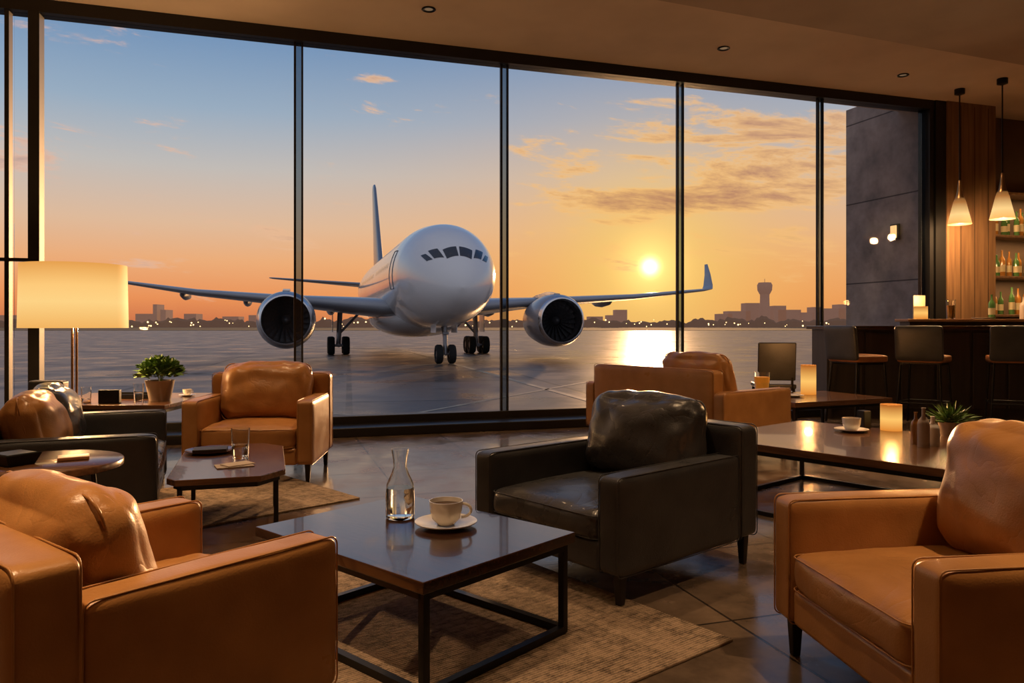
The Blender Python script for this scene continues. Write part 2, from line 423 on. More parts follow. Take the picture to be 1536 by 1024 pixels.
for k in range(3):
    wbox('trim_%d' % (k+1), 11.58+.26*k+.25, 11.58+.26*k+.256, -.124, -.118, 1.2, 4.4, M_leg)
wbox('wall_front_niche', 12.50, 15.2, .36, .48, 0, CZ, M_niche)
shelf = empty('bar_back_shelf', (*W(13.7, .1), 0), WA)
for z in (1.35, 1.93, 2.55, 3.2):
    box('board', (2.3, .36, .035), (0, .06, z), M_wall, 0, shelf, .004)
for xx in (-1.17, 1.2): box('upright', (.035, .36, 2.6), (xx, .06, 2.1), M_leg, 0, shelf)
def bottle(name, parent, loc, h, r, m, label=True):
    lathe(name, [(0, 0), (r, 0), (r, h*.58), (r*.85, h*.68), (r*.33, h*.78), (r*.3, h*.98), (r*.38, h*.98), (r*.38, h), (0, h)], m, loc, parent, 16)
    if label: lathe(name+'_label', [(r*1.02, h*.18), (r*1.02, h*.45)], M_label, loc, parent, 16)
bt = empty('liquor_bottles', (*W(13.7, .1), 0), WA)
for row, z in ((0, 1.368), (1, 1.948), (2, 2.568)):
    for k in range(20):
        xx = -1.10+k*.115+random.uniform(-.012, .012)
        bottle('bottle', bt, (xx, random.uniform(-.02, .08), z), random.uniform(.32, .44), random.uniform(.036, .045), random.choice([M_bottleg, M_bottlea, M_bottleg]))
for zs in (3.17, 2.52, 1.90):
    nl = bpy.data.lights.new('niche_light', 'AREA'); nl.energy = 13; nl.color = (1, .58, .25); nl.shape = 'RECTANGLE'; nl.size = 2; nl.size_y = .04
    no = bpy.data.objects.new('niche_light', nl); link(no, shelf); no.location = (0, -.09, zs)
def downlight(x, y, z, power=0, size=55):
    e = empty('recessed_downlight', (x, y, z))
    lathe('trim_ring', [(.045, .0), (.07, -.002), (.074, -.01), (.066, -.016), (.046, -.010)], M_blk, (0, 0, 0), e, 24)
    lathe('lens', [(0, -.004), (.046, -.004)], M_down, (0, 0, 0), e, 24)
    if power:
        L = bpy.data.lights.new('spot', 'SPOT'); L.energy = power; L.color = (1, .63, .33); L.spot_size = math.radians(size*2); L.spot_blend = 1.0
        L.shadow_soft_size = .06
        o = bpy.data.objects.new('spot', L); link(o, e); o.location = (0, 0, -.03)
downlight(-.855, 7.87, CZ, 90); downlight(2.48, 8.98, CZ, 180); downlight(5.07, 9.94, CZ, 260)
for x, y, p, sz in ((-2.7, 4.6, 280, 40), (-1.75, 1.9, 600, 36), (.35, 4.7, 260, 34), (2.3, 2.2, 480, 36), (2.9, 5.4, 360, 42), (-1.6, 6.6, 190, 38), (5.5, 6.2, 200, 50), (-.1, 2.6, 130, 34)):  # out-of-view downlights added over the seating to light chairs and floor
    downlight(x, y, 4.2 if y < sy(x) else CZ, p, sz)

# ---------------------------------------------------------------- rugs
def rugmat():
    m = bpy.data.materials.new('woven_rug'); m.use_nodes = True
    nt = m.node_tree; n = nt.nodes; l = nt.links; p = n['Principled BSDF']
    tc = n.new('ShaderNodeTexCoord')
    def N(t, **k):
        q = n.new(t)
        for a, b in k.items(): q.inputs[a].default_value = b
        return q
    w1 = N('ShaderNodeTexWave', Scale=24, Distortion=3, Detail=2); w1.inputs['Detail Scale'].default_value = 6; w1.bands_direction = 'Y'
    l.new(tc.outputs['Object'], w1.inputs['Vector'])
    mp = n.new('ShaderNodeMapping'); mp.inputs['Scale'].default_value = (9, 22, 9); l.new(tc.outputs['Object'], mp.inputs['Vector'])
    vo = N('ShaderNodeTexVoronoi', Scale=1.8); vo.distance = 'CHEBYCHEV'; vo.inputs['Randomness'].default_value = .55
    l.new(mp.outputs[0], vo.inputs['Vector'])
    nz = N('ShaderNodeTexNoise', Scale=7, Detail=9, Roughness=.8); l.new(tc.outputs['Object'], nz.inputs['Vector'])
    a = n.new('ShaderNodeMath'); a.operation = 'MULTIPLY_ADD'; l.new(w1.outputs['Fac'], a.inputs[0]); a.inputs[1].default_value = .22
    l.new(nz.outputs['Fac'], a.inputs[2])
    b = n.new('ShaderNodeMath'); b.operation = 'MULTIPLY_ADD'; l.new(vo.outputs['Distance'], b.inputs[0]); b.inputs[1].default_value = -.40
    l.new(a.outputs[0], b.inputs[2])
    cr = n.new('ShaderNodeValToRGB'); cr.color_ramp.elements[0].position = .22; cr.color_ramp.elements[1].position = .60
    cr.color_ramp.elements[0].color = (.065, .048, .036, 1); cr.color_ramp.elements[1].color = (.40, .29, .20, 1)
    l.new(b.outputs[0], cr.inputs[0]); l.new(cr.outputs[0], p.inputs['Base Color'])
    p.inputs['Roughness'].default_value = .95; p.inputs['Specular IOR Level'].default_value = .1
    bp = n.new('ShaderNodeBump'); bp.inputs['Strength'].default_value = 1; bp.inputs['Distance'].default_value = .008
    l.new(b.outputs[0], bp.inputs['Height']); l.new(bp.outputs[0], p.inputs['Normal'])
    return m
M_rug = rugmat()
def rug(c0, u, v, a, b):
    u = Vector(u).normalized(); v = Vector(v).normalized(); c0 = Vector(c0)
    c = c0+u*a/2+v*b/2
    box('area_rug', (a, b, .012), (c.x, c.y, .0062), M_rug, math.atan2(u.y, u.x), None, .004)
rug((.84, 2.91), (-.785, -.62), (-.62, .785), 2.9, 1.9)
rug((-1.05, 5.30), (-.72, -.69), (-.69, .72), 1.9, 1.25)

# ---------------------------------------------------------------- seating
def seat(name, cx, cy, fwd, w, d, M, MC, arm_h=.58, back_h=.73, seat_h=.40, cush_top=.85, n=1, arm_t=.13, leg_h=.14, full=True, cush_m=None, z0=0, lean=14, seed=1, ct=.2, skip=(), wr=.010):
    f = Vector(fwd).normalized()
    e = empty(name, (cx, cy, z0), math.atan2(-f.x, f.y))
    bt_ = .15
    base_h = .13
    box('base', (w-2*arm_t+.01, d-bt_-.02, base_h), (0, bt_/2-.0, leg_h+base_h/2), M, 0, e, .02)
    al = d-bt_ if full else d
    ay = bt_/2 if full else 0
    for sx, nm in ((-1, 'arm_left'), (1, 'arm_right')):
        softbox(nm, (arm_t, al, arm_h-leg_h), (sx*(w/2-arm_t/2), ay, (arm_h+leg_h)/2), M, e, r=.028, bulge=(0.004, 0, .004), wr=.0014, seed=seed+3, piping=0)
    bw = w if full else w-2*arm_t+.01
    softbox('back_frame', (bw, bt_+.01, back_h-leg_h), (0, -d/2+bt_/2, (back_h+leg_h)/2), M, e, r=.032, bulge=(0, .004, .004), wr=.0015, seed=seed+5, piping=1)
    iw = (w-2*arm_t)/n
    cth = seat_h-(leg_h+base_h)
    for i in range(n):
        x = -(w-2*arm_t)/2+iw*(i+.5)
        softbox('seat_cushion', (iw-.008, d-bt_-.02, cth+.02), (x, bt_/2+.012, leg_h+base_h+cth/2), MC, e, r=.045, bulge=(0, .008, .034), wr=.005, seed=seed+i, dent=.010, piping=2)
        if i in skip: continue
        hh = cush_top-seat_h+.02
        m_ = cush_m[i] if cush_m else MC
        softbox('back_cushion', (iw-.02, ct, hh), (x, -d/2+bt_+ct*.5+.035, seat_h+hh/2+.005), m_, e, r=ct*.49, bulge=(.014, .05, .022), wr=wr, seed=seed+9+i, rot=(math.radians(lean), 0, 0), piping=None, N=18)
        # stitched centre-edge seam of the pillow
        R = .06; X_, Z_ = (iw-.02)/2+.004, hh/2+.004; pts = []
        for sx, sz, a0 in ((1, 1, 0), (-1, 1, 90), (-1, -1, 180), (1, -1, 270)):
            for k in range(5):
                an = math.radians(a0+k*22.5); pts.append((sx*(X_-R)+R*math.cos(an), 0, sz*(Z_-R)+R*math.sin(an)))
        tube('back_cushion_seam', pts, .0045, m_, e, True, (x, -d/2+bt_+ct*.5+.035, seat_h+hh/2+.005), (math.radians(lean), 0, 0))
    for sx in (-1, 1):
        for sy_ in (-1, 1):
            box('leg', (.045, .045, leg_h+.01), (sx*(w/2-.05), sy_*(d/2-.06), leg_h/2+.005), M_leg, 0, e, .004, 2, taper=.65)
    return e
RZ = .0125
seat('tan_armchair', -1.12, 2.195, (.62, .785), .88, .86, M_tan, M_tan2, cush_top=.76, back_h=.69, seed=23, z0=0, lean=16, ct=.2, wr=.008)
seat('charcoal_armchair', .525, 3.90, (-.757, -.653), .98, 1.05, M_gry, M_gry2, arm_h=.56, cush_top=.80, back_h=.70, seat_h=.385, seed=5, ct=.22)
seat('tan_armchair', 1.49, 2.44, (-.992, -.125), .92, .94, M_tan, M_tan2, cush_top=.84, back_h=.72, seed=8, ct=.22)
seat('tan_armchair', -2.02, 6.20, (.06, -1), .98, .86, M_tan, M_tan2, arm_h=.63, seat_h=.42, cush_top=.86, back_h=.80, seed=12, ct=.2)
seat('charcoal_loveseat', -2.64, 4.68, (.925, .38), 1.45, .92, M_gry, M_gry2, arm_h=.60, cush_top=.79, back_h=.66, n=2, seed=15, cush_m=[M_gry2, M_tan2], full=False)
seat('tan_loveseat', 1.713, 7.68, (.8, .6), 1.79, 1.0, M_tan, M_tan2, arm_h=.61, cush_top=.91, back_h=.80, n=2, seed=18, full=False, skip=(0,))

def dchair(name, x, y, rot):
    e = empty(name, (x, y, 0), rot)
    box('seat', (.46, .46, .06), (0, 0, .47), M_gry, 0, e, .02)
    b = box('backrest', (.44, .04, .46), (0, -.23, .77), M_gry, 0, e, .015); b.rotation_euler = (math.radians(6), 0, 0)
    for sx in (-1, 1):
        for s2 in (-1, 1):
            box('leg', (.03, .03, .45), (sx*.2, s2*.2, .225), M_blk, 0, e, .003, 2)
        box('back_post', (.025, .03, .2), (sx*.18, -.215, .52), M_blk, 0, e, .003, 2)
dchair('dining_chair', 3.20, 9.40, math.radians(-8))

# ---------------------------------------------------------------- tables
def frametable(name, cx, cy, rot, L, D, h, top_t, m, z0=0, rails=True, t=.028):
    e = empty(name, (cx, cy, z0), rot)
    box('top', (L, D, top_t), (0, 0, h-z0-top_t/2), m, 0, e, .004, 2)
    hh = h-z0-top_t
    for sx in (-1, 1):
        for s2 in (-1, 1):
            box('leg', (t, t, hh), (sx*(L/2-.035), s2*(D/2-.035), hh/2), M_blk, 0, e, .002, 1)
    for s2 in (-1, 1):
        box('rail_top', (L-.07, t, t), (0, s2*(D/2-.035), hh-t/2), M_blk, 0, e)
        if rails: box('rail_floor', (L-.07, t, t), (0, s2*(D/2-.035), t/2), M_blk, 0, e)
    for sx in (-1, 1):
        box('rail_top', (t, D-.07, t), (sx*(L/2-.035), 0, hh-t/2), M_blk, 0, e)
        if rails: box('rail_floor', (t, D-.07, t), (sx*(L/2-.035), 0, t/2), M_blk, 0, e)
    return e
frametable('coffee_table', -.388, 3.01, math.atan2(-.666, .746), 1.0, .785, .40, .04, M_tab, z0=RZ)
frametable('long_coffee_table', 2.28, 5.02, math.atan2(-.764, .645), 1.6, 1.35, .45, .045, M_tab2)
frametable('side_table', 3.165, 8.14, math.atan2(.39, .92), 1.3, .95, .45, .05, M_tab2, rails=False)
frametable('console_table', -3.28, 6.52, 0, 1.15, 1.1, .58, .035, M_tab2, rails=False)
e = empty('round_side_table', (-2.14, 3.50, 0))
lathe('top', [(0, .58), (.325, .58), (.33, .575), (.33, .55), (.322, .545), (0, .545)], M_tab2, (0, 0, 0), e, 64)
lathe('column_ring', [(.2, .545), (.215, .545), (.215, .52), (.2, .52)], M_blk, (0, 0, 0), e, 40, closed=True)
for k in range(3):
    a = math.radians(20+120*k)
    tube('leg', [(.2*math.cos(a), .2*math.sin(a), .54), (.25*math.cos(a), .25*math.sin(a), .008)], .011, M_blk, e)
tube('floor_ring', [(.248*math.cos(math.radians(t)), .248*math.sin(math.radians(t)), .012) for t in range(0, 360, 10)], .009, M_blk, e, True)
th = math.atan2(.3, .95)
e = empty('octagonal_coffee_table', (-1.68, 4.60, RZ), th)
hw, hl, c = .30, .60, .13
P = [(-hw+.05, -hl), (hw-c, -hl), (hw, -hl+c*1.3), (hw, hl-c*1.3), (hw-c, hl), (-hw+c, hl), (-hw, hl-c*1.3), (-hw, -hl+.08)]
prism('top', P, .355, .388, M_tab2, e, bevel=.004)
prism('apron', [(x*.9, y*.93) for x, y in P], .325, .355, M_blk, e)
for x, y in ((hw-.05, -hl+.2), (hw-.05, hl-.2), (-hw+.05, hl-.2), (-hw+.06, -hl+.12)):
    box('leg', (.026, .026, .335), (x, y, .1675), M_blk, 0, e, .002, 1)

# ---------------------------------------------------------------- tableware
def glass_cup(name, x, y, z, h, r, fill=None, fr=.6):
    e = empty(name, (x, y, z))
    t = .004
    lathe('glass', [(0, 0), (r*.85, 0), (r, h), (r-t, h), (r*.85-t, .012), (0, .012)], M_glass, (0, 0, 0), e, 32)
    if fill:
        lathe('liquid', [(0, .013), (r*.85-t-.001, .013), (r*(.85+.15*fr)-t-.001, h*fr), (0, h*fr)], fill, (0, 0, 0), e, 32)
    return e
e = empty('water_carafe', (-.467, 3.20, .40))
out = [(0, 0), (.056, 0), (.06, .008), (.060, .09), (.056, .14), (.036, .185), (.028, .21), (.029, .24), (.037, .285)]
inn = [(.034, .285), (.026, .24), (.025, .21), (.033, .183), (.053, .138), (.057, .09), (.056, .012), (0, .01)]
lathe('glass', out+inn, M_glass, (0, 0, 0), e, 40)
lathe('water', [(0, .011), (.0555, .013), (.0565, .09), (.0545, .125), (0, .125)], M_water, (0, 0, 0), e, 40)
def coffee_cup(name, x, y, z, s=1., ang=0):
    e = empty(name, (x, y, z), ang)
    lathe('saucer', [(0, .004*s), (.05*s, .002*s), (.055*s, 0), (.06*s, 0), (.09*s, .010*s), (.128*s, .020*s), (.129*s, .024*s), (.09*s, .015*s), (.055*s, .008*s), (0, .008*s)], M_cer, (0, 0, 0), e, 48)
    lathe('cup', [(0, .010*s), (.035*s, .010*s), (.04*s, .016*s), (.058*s, .035*s), (.066*s, .065*s), (.070*s, .108*s), (.067*s, .108*s), (.062*s, .065*s), (.053*s, .038*s), (.03*s, .022*s), (0, .02*s)], M_cer, (0, 0, 0), e, 48)
    lathe('coffee', [(0, .090*s), (.0645*s, .090*s)], M_coffee, (0, 0, 0), e, 32)
    pts = [(.064*s+.040*s*math.sin(math.radians(t)), 0, .066*s+.028*s*math.cos(math.radians(t))) for t in range(0, 181, 15)]
    tube('handle', pts, .006*s, M_cer, e)
coffee_cup('coffee_cup', -.263, 3.056, .40, .96, math.radians(5))
coffee_cup('coffee_cup', 2.40, 5.42, .45, .9, 1)
def plate(name, x, y, z, r, m=M_cer):
    lathe(name, [(0, .0), (r*.6, .0), (r, .016), (r, .020), (r*.6, .006), (0, .006)], m, (x, y, z), None, 48)
plate('serving_plate', -1.90, 4.83, .401, .15, M_tab2)
box('book', (.20, .14, .022), (-1.90, 4.83, .4185), M_book, .3, None, .003)
glass_cup('water_glass', -1.64, 4.63, .401, .18, .055, M_water, .45)
nap = empty('folded_newspaper', (-1.58, 4.36, .401), .5)
box('sheets', (.2, .13, .006), (0, 0, .003), M_paper, 0, nap, .002)
box('top_sheets', (.16, .11, .006), (.02, .01, .009), M_paper, .3, nap, .002)
e = empty('serving_tray', (-2.22, 3.42, .58), .3)
lathe('bowl', [(0, 0), (.08, 0), (.11, .05), (.105, .055), (.075, .01), (0, .01)], M_blk, (0, 0, 0), e, 4)
box('lid', (.13, .13, .02), (0, 0, .045), M_gry, math.radians(45), e, .006)
box('leather_wallet', (.13, .09, .018), (-2.03, 3.55, .589), M_brn, .5, None, .005)
def plant(name, x, y, z, r, h, fol, nleaf, seed=1, spiky=False):
    random.seed(seed)
    e = empty(name, (x, y, z))
    lathe('pot', [(0, 0), (r*.72, 0), (r, h), (r*.9, h), (r*.85, h*.85), (0, h*.85)], M_pot, (0, 0, 0), e, 32)
    lathe('soil', [(0, h*.87), (r*.86, h*.87)], M_soil, (0, 0, 0), e, 24)
    bm = bmesh.new()
    for i in range(nleaf):
        a = random.uniform(0, 2*math.pi); el = random.uniform(.15, 1.5)
        L = fol*random.uniform(.55, 1.0)
        dr = Vector((math.cos(a)*math.cos(el), math.sin(a)*math.cos(el), math.sin(el)*.9+.1))
        if spiky:
            b0 = Vector((random.uniform(-.4, .4)*r, random.uniform(-.4, .4)*r, h*.87)); ln = L; wd = .006
        else:
            b0 = Vector((0, 0, h))+dr*L*.72; ln = fol*.30; wd = fol*.075
            dr = (dr+Vector((random.uniform(-.6, .6), random.uniform(-.6, .6), random.uniform(-.3, .6)))).normalized()
        sd = dr.cross(Vector((random.uniform(-1, 1), random.uniform(-1, 1), 1))).normalized()
        up = sd.cross(dr)
        K = 4; row = []
        for k in range(K+1):
            t = k/K; ww = wd*math.sin(math.pi*min(.97, t*.9+.08))
            c_ = b0+dr*ln*t-Vector((0, 0, 1))*ln*.18*t*t
            row.append((bm.verts.new(c_-sd*ww+up*ww*.3), bm.verts.new(c_+sd*ww+up*ww*.3)))
        for k in range(K): bm.faces.new((row[k][0], row[k][1], row[k+1][1], row[k+1][0]))
    mkobj('foliage', bm, M_leaf, (0, 0, 0), 0, e, True)
    if not spiky:
        for i in range(14):
            a = random.uniform(0, 6.28); q = random.uniform(.2, .8)
            tube('stem', [(0, 0, h*.8), (math.cos(a)*fol*q*.4, math.sin(a)*fol*q*.4, h+fol*.4), (math.cos(a)*fol*q*.7, math.sin(a)*fol*q*.7, h+fol*(1-q*.5)*.8)], .002, M_leaf, e)
plant('potted_plant', -2.93, 6.38, .58, .115, .165, .23, 620, 4)
glass_cup('water_glass', -3.03, 6.22, .58, .15, .04, M_water, .5)
glass_cup('water_glass', -3.40, 6.12, .58, .13, .04, M_water, .3)
t_ = empty('black_tray', (-3.25, 6.60, .58)); box('tray', (.42, .26, .015), (0, 0, .0075), M_blk, 0, t_, .004)
for s_ in (-1, 1): box('rim', (.42, .012, .03), (0, s_*.125, .022), M_blk, 0, t_)
for s_ in (-1, 1): box('rim_end', (.012, .25, .03), (s_*.205, 0, .022), M_blk, 0, t_)
box('menu_holder', (.16, .05, .11), (-3.20, 6.10, .635), M_blk, .1, None, .006)
box('leather_case', (.26, .12, .19), (-3.64, 6.02, .675), M_gry, .1, None, .02)
coffee_cup('coffee_cup', -2.86, 6.75, .58, .55, 1)
e = empty('table_lamp', (-3.55, 6.22, .58))
lathe('base', [(0, 0), (.12, 0), (.12, .014), (.11, .02), (.015, .024), (0, .024)], M_brass, (0, 0, 0), e, 40)
for s_ in (-1, 1): tube('stem', [(s_*.018, 0, .02), (s_*.018, 0, .66)], .009, M_brass, e)
lathe('shade', [(.395, .60), (.385, 1.11), (.381, 1.11), (.391, .60)], M_shade, (0, 0, 0), e, 64, closed=True)
tube('spider', [(-.385, 0, 1.06), (0, 0, 1.06), (.385, 0, 1.06)], .004, M_brass, e)
tube('spider_post', [(0, 0, .64), (0, 0, 1.06)], .005, M_brass, e)
lathe('bulb', [(0, .74), (.035, .77), (.045, .82), (.03, .87), (0, .88)], M_bulb, (0, 0, 0), e, 20)
for zz, en in ((.95, 90), (.62, 60)):
    L = bpy.data.lights.new('lamp_light', 'POINT'); L.energy = en; L.color = (1, .55, .22); L.shadow_soft_size = .06
    o = bpy.data.objects.new('lamp_light', L); link(o, e); o.location = (0, 0.08, zz)
def candle(name, x, y, z, r, h, en=5):
    e = empty(name, (x, y, z))
    lathe('holder', [(0, .0), (r, 0), (r, h), (r-.006, h), (r-.006, .012), (0, .012)], M_candleT if h > .25 else M_candle, (0, 0, 0), e, 32)
    lathe('wax', [(0, .013), (r*.8, .013), (r*.8, h*.6), (0, h*.58)], M_wax, (0, 0, 0), e, 24)
    lathe('flame', [(0, h*.6), (.012, h*.68), (.008, h*.8), (0, h*.95)], M_flame, (0, 0, 0), e, 12)
    L = bpy.data.lights.new('candle_light', 'POINT'); L.energy = en; L.color = (1, .45, .14); L.shadow_soft_size = r*.5
    o = bpy.data.objects.new('candle_light', L); link(o, e); o.location = (0, 0, h+.09)
candle('candle_holder', 2.72, 5.50, .45, .072, .185, 10)
candle('candle_holder', 3.24, 8.38, .45, .08, .32, 12)
box('card_holder', (.07, .07, .13), (2.57, 5.60, .515), M_blk, .4, None, .006)
e = empty('drink_glass', (2.68, 8.22, .45))
lathe('glass', [(0, 0), (.07, 0), (.085, .25), (.08, .25), (.066, .01), (0, .01)], M_glass, (0, 0, 0), e, 28)
lathe('juice', [(0, .011), (.064, .011), (.078, .2), (0, .2)], M_juice, (0, 0, 0), e, 28)
plate('serving_plate', 2.95, 8.1, .45, .13)
plant('potted_plant', 2.97, 5.20, .45, .075, .10, .2, 160, 9, True)
e = empty('condiment_bottles', (2.55, 4.75, .45))
bottle('bottle', e, (0, 0, 0), .24, .035, M_pot, False); bottle('bottle', e, (.09, .06, 0), .18, .04, M_cer, False)
bottle('bottle', e, (.02, .13, 0), .2, .03, M_bottlea, False)

# ---------------------------------------------------------------- bar
e = empty('bar_counter', (0, 0, 0))
X0, X1 = 4.05, 9.3
prism('body', [(X0, 9.86), (X1, 9.86), (X1, 10.35), (X0, 10.35)], 0, 1.15, M_bar, e)
xx = X0+.02
while xx < X1-.3:
    box('front_panel', (.42, .02, .98), (xx+.22, 9.85, .62), M_bar, 0, e, .006, 2); xx += .46
prism('counter_top', [(X0-.06, 9.76), (X1, 9.76), (X1, 10.4), (X0-.06, 10.4)], 1.15, 1.195, M_tab, e, bevel=.005)
prism('raised_ledge_body', [(5.25, 10.12), (X1, 10.12), (X1, 10.38), (5.25, 10.38)], 1.195, 1.25, M_bar, e)
prism('raised_ledge', [(5.2, 10.06), (X1, 10.06), (X1, 10.42), (5.2, 10.42)], 1.25, 1.285, M_ledge, e, bevel=.004)
def stool(name, x, y, rot):
    e = empty(name, (x, y, 0), rot)
    softbox('seat', (.50, .48, .09), (0, 0, .80), M_brn, e, r=.03, bulge=(0, 0, .01), wr=.001, N=8)
    softbox('backrest', (.52, .06, .42), (0, -.25, .99), M_gry, e, r=.025, bulge=(0, .01, .0), wr=.001, N=8, rot=(math.radians(6), 0, 0))
    for sx in (-1, 1):
        tube('front_leg', [(sx*.21, .2, .76), (sx*.25, .24, .012)], .014, M_blk, e)
        tube('rear_leg', [(sx*.21, -.2, .76), (sx*.25, -.26, .012)], .014, M_blk, e)
        tube('side_rail', [(sx*.24, .23, .28), (sx*.24, -.245, .28)], .010, M_blk, e)
        box('under_frame', (.02, .42, .03), (sx*.2, 0, .745), M_blk, 0, e)
    tube('foot_rail', [(-.24, .23, .28), (.24, .23, .28)], .011, M_blk, e)
    tube('rear_rail', [(-.24, -.245, .28), (.24, -.245, .28)], .010, M_blk, e)
    box('seat_pan', (.44, .42, .02), (0, 0, .755), M_blk, 0, e)
stool('bar_stool', 4.22, 9.36, math.radians(-72))
stool('bar_stool', 4.96, 9.22, math.radians(-42))
stool('bar_stool', 5.95, 9.12, math.radians(-25))
def pendant(x, y, zb):
    e = empty('pendant_lamp', (x, y, zb))
    lathe('canopy', [(0, CZ-zb), (.065, CZ-zb), (.065, CZ-zb-.07), (.02, CZ-zb-.085), (0, CZ-zb-.085)], M_blk, (0, 0, 0), e, 24)
    tube('cord', [(0, 0, .58), (0, 0, CZ-zb-.08)], .009, M_blk, e)
    lathe('socket', [(0, .62), (.018, .6), (.028, .5), (.045, .40), (.06, .36), (0, .36)], M_brass, (0, 0, 0), e, 24)
    lathe('shade', [(.055, .37), (.08, .30), (.115, .15), (.15, .0), (.145, .0), (.11, .15), (.075, .30), (.05, .365)], M_pendglass, (0, 0, 0), e, 36, closed=True)
    lathe('bulb', [(0, .06), (.03, .09), (.035, .13), (.015, .2), (0, .2)], M_bulb, (0, 0, 0), e, 16)
    L = bpy.data.lights.new('pendant_light', 'POINT'); L.energy = 85; L.color = (1, .58, .26); L.shadow_soft_size = .05
    o = bpy.data.objects.new('pendant_light', L); link(o, e); o.location = (0, 0, -.05)
pendant(6.16, 10.55, 2.59); pendant(6.46, 10.10, 2.60)
candle('candle_holder', 5.46, 10.24, 1.285, .085, .17, 8)
box('menu_card', (.17, .02, .32), (5.50, 10.36, 1.445), M_paper, .1, None, .002)
glass_cup('beer_glass', 5.86, 10.24, 1.285, .26, .06, M_bottlea, .7)
plate('serving_plate', 6.27, 10.22, 1.285, .13)
e = empty('counter_bottles', (6.42, 10.26, 1.285)); bottle('bottle', e, (0, 0, 0), .33, .042, M_bottleg); bottle('bottle', e, (.45, .03, 0), .3, .05, M_pot, False)

# ---------------------------------------------------------------- exterior ground, skyline
bm = bmesh.new(); vs = [bm.verts.new(p) for p in ((-3000, -400, 0), (3000, -400, 0), (3000, 4000, 0), (-3000, 4000, 0))]; bm.faces.new(vs)
mkobj('tarmac_apron', bm, M_tarmac, (0, 0, -1.0))
M_grass = mat('dry_grass', (.10, .08, .04, 1), .95, col2=(.14, .10, .05), vscale=.05)
prism('grass_field', [(-2500, 330), (2500, 330), (2500, 800), (-2500, 800)], -.99, -.9, M_grass)
# sunset haze over distant things is painted in as a faint emission glow
M_tree = mat('distant_foliage_haze_glow', (.06, .045, .035, 1), .95, col2=(.08, .06, .045), vscale=.1, emis=(.34, .165, .10), estr=.26)
M_city = mat('distant_building_haze_glow', (.16, .12, .10, 1), .9, col2=(.12, .09, .075), vscale=.05, emis=(.42, .20, .13), estr=.40)
bm = bmesh.new(); prev = None
K = 850/620
for i in range(1000):
    x = -1250+i*2.6
    h = 4.5+3.5*noise.noise(Vector((x*.010, 3, 1)))+3.0*noise.noise(Vector((x*.06, 1, 5)))+2.2*noise.noise(Vector((x*.25, 2, 2)))
    h = max(2.2, h)*K*1.15
    yy = 850+20*noise.noise(Vector((x*.005, 0, 0)))
    cur = [bm.verts.new((x, yy-5, -.98)), bm.verts.new((x, yy-3, h*.7)), bm.verts.new((x, yy, h)), bm.verts.new((x, yy+5, -.98))]
    if prev:
        for k in range(3): bm.faces.new((prev[k], cur[k], cur[k+1], prev[k+1]))
    prev = cur
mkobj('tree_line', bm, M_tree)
bm = bmesh.new()
CYD = 950; CS = CYD/1150
def bx(x, w, h, y=CYD, d=20):
    mt = Matrix.Translation((x, y, -.98+h/2)) @ Matrix.Diagonal((w, d, h, 1)); bmesh.ops.create_cube(bm, size=1, matrix=mt)
for px, wpx, hpx in ((1105, 34, 22), (1128, 26, 34), (1166, 18, 30), (1180, 34, 24), (1206, 20, 20), (1222, 14, 28), (1245, 36, 26), (1268, 30, 32), (930, 18, 24), (915, 12, 16), (892, 22, 14), (1085, 20, 18), (1300, 50, 24), (238, 6, 32), (250, 8, 24), (222, 26, 18), (290, 18, 18), (350, 24, 14), (140, 40, 18), (95, 30, 22), (20, 60, 16), (-60, 80, 22), (1400, 60, 22), (384, 14, 16)):
    bx((px-768)*CS, wpx*CS, (hpx+2)*CS)
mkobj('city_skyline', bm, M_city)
e = empty('control_tower', (379*900/1150, 900, -.98))
q = 900/600
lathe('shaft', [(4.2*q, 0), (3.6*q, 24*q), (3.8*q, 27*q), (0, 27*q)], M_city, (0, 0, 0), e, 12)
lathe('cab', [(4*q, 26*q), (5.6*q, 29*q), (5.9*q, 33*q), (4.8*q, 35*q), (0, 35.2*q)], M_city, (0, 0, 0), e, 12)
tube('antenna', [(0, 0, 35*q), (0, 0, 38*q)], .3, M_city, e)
M_dot = mat('airfield_light', (1, .7, .3, 1), .5, emis=(1, .62, .25), estr=4)
bm = bmesh.new(); random.seed(7)
for i in range(150):
    x = random.uniform(-480, 480); y = random.uniform(500, 780)
    bmesh.ops.create_icosphere(bm, subdivisions=1, radius=random.uniform(.3, .7), matrix=Matrix.Translation((x, y, random.uniform(.3, 6))))
mkobj('airfield_lights', bm, M_dot)
M_line = mat('apron_paint', (.50, .42, .29, 1), .5, col2=(.26, .21, .15), vscale=1.5)
bm = bmesh.new()
def stripe(x0, y0, x1, y1, w):
    a = Vector((x0, y0)); b = Vector((x1, y1)); nn = (b-a).normalized(); q = Vector((-nn.y, nn.x))*w/2
    bm.faces.new([bm.verts.new((*p, 0)) for p in (a-q, b-q, b+q, a+q)])
stripe(5.5, 10, -18, 100, .25); stripe(-18, 34, 30, 45, .25); stripe(-25, 26, -3.3, 44, .25); stripe(6, 22, 60, 60, .25); stripe(-3, 18, 3, 30, .15); stripe(-14, 22, 2, 17, .15)
mkobj('apron_markings', bm, M_line, (0, 0, -.993))

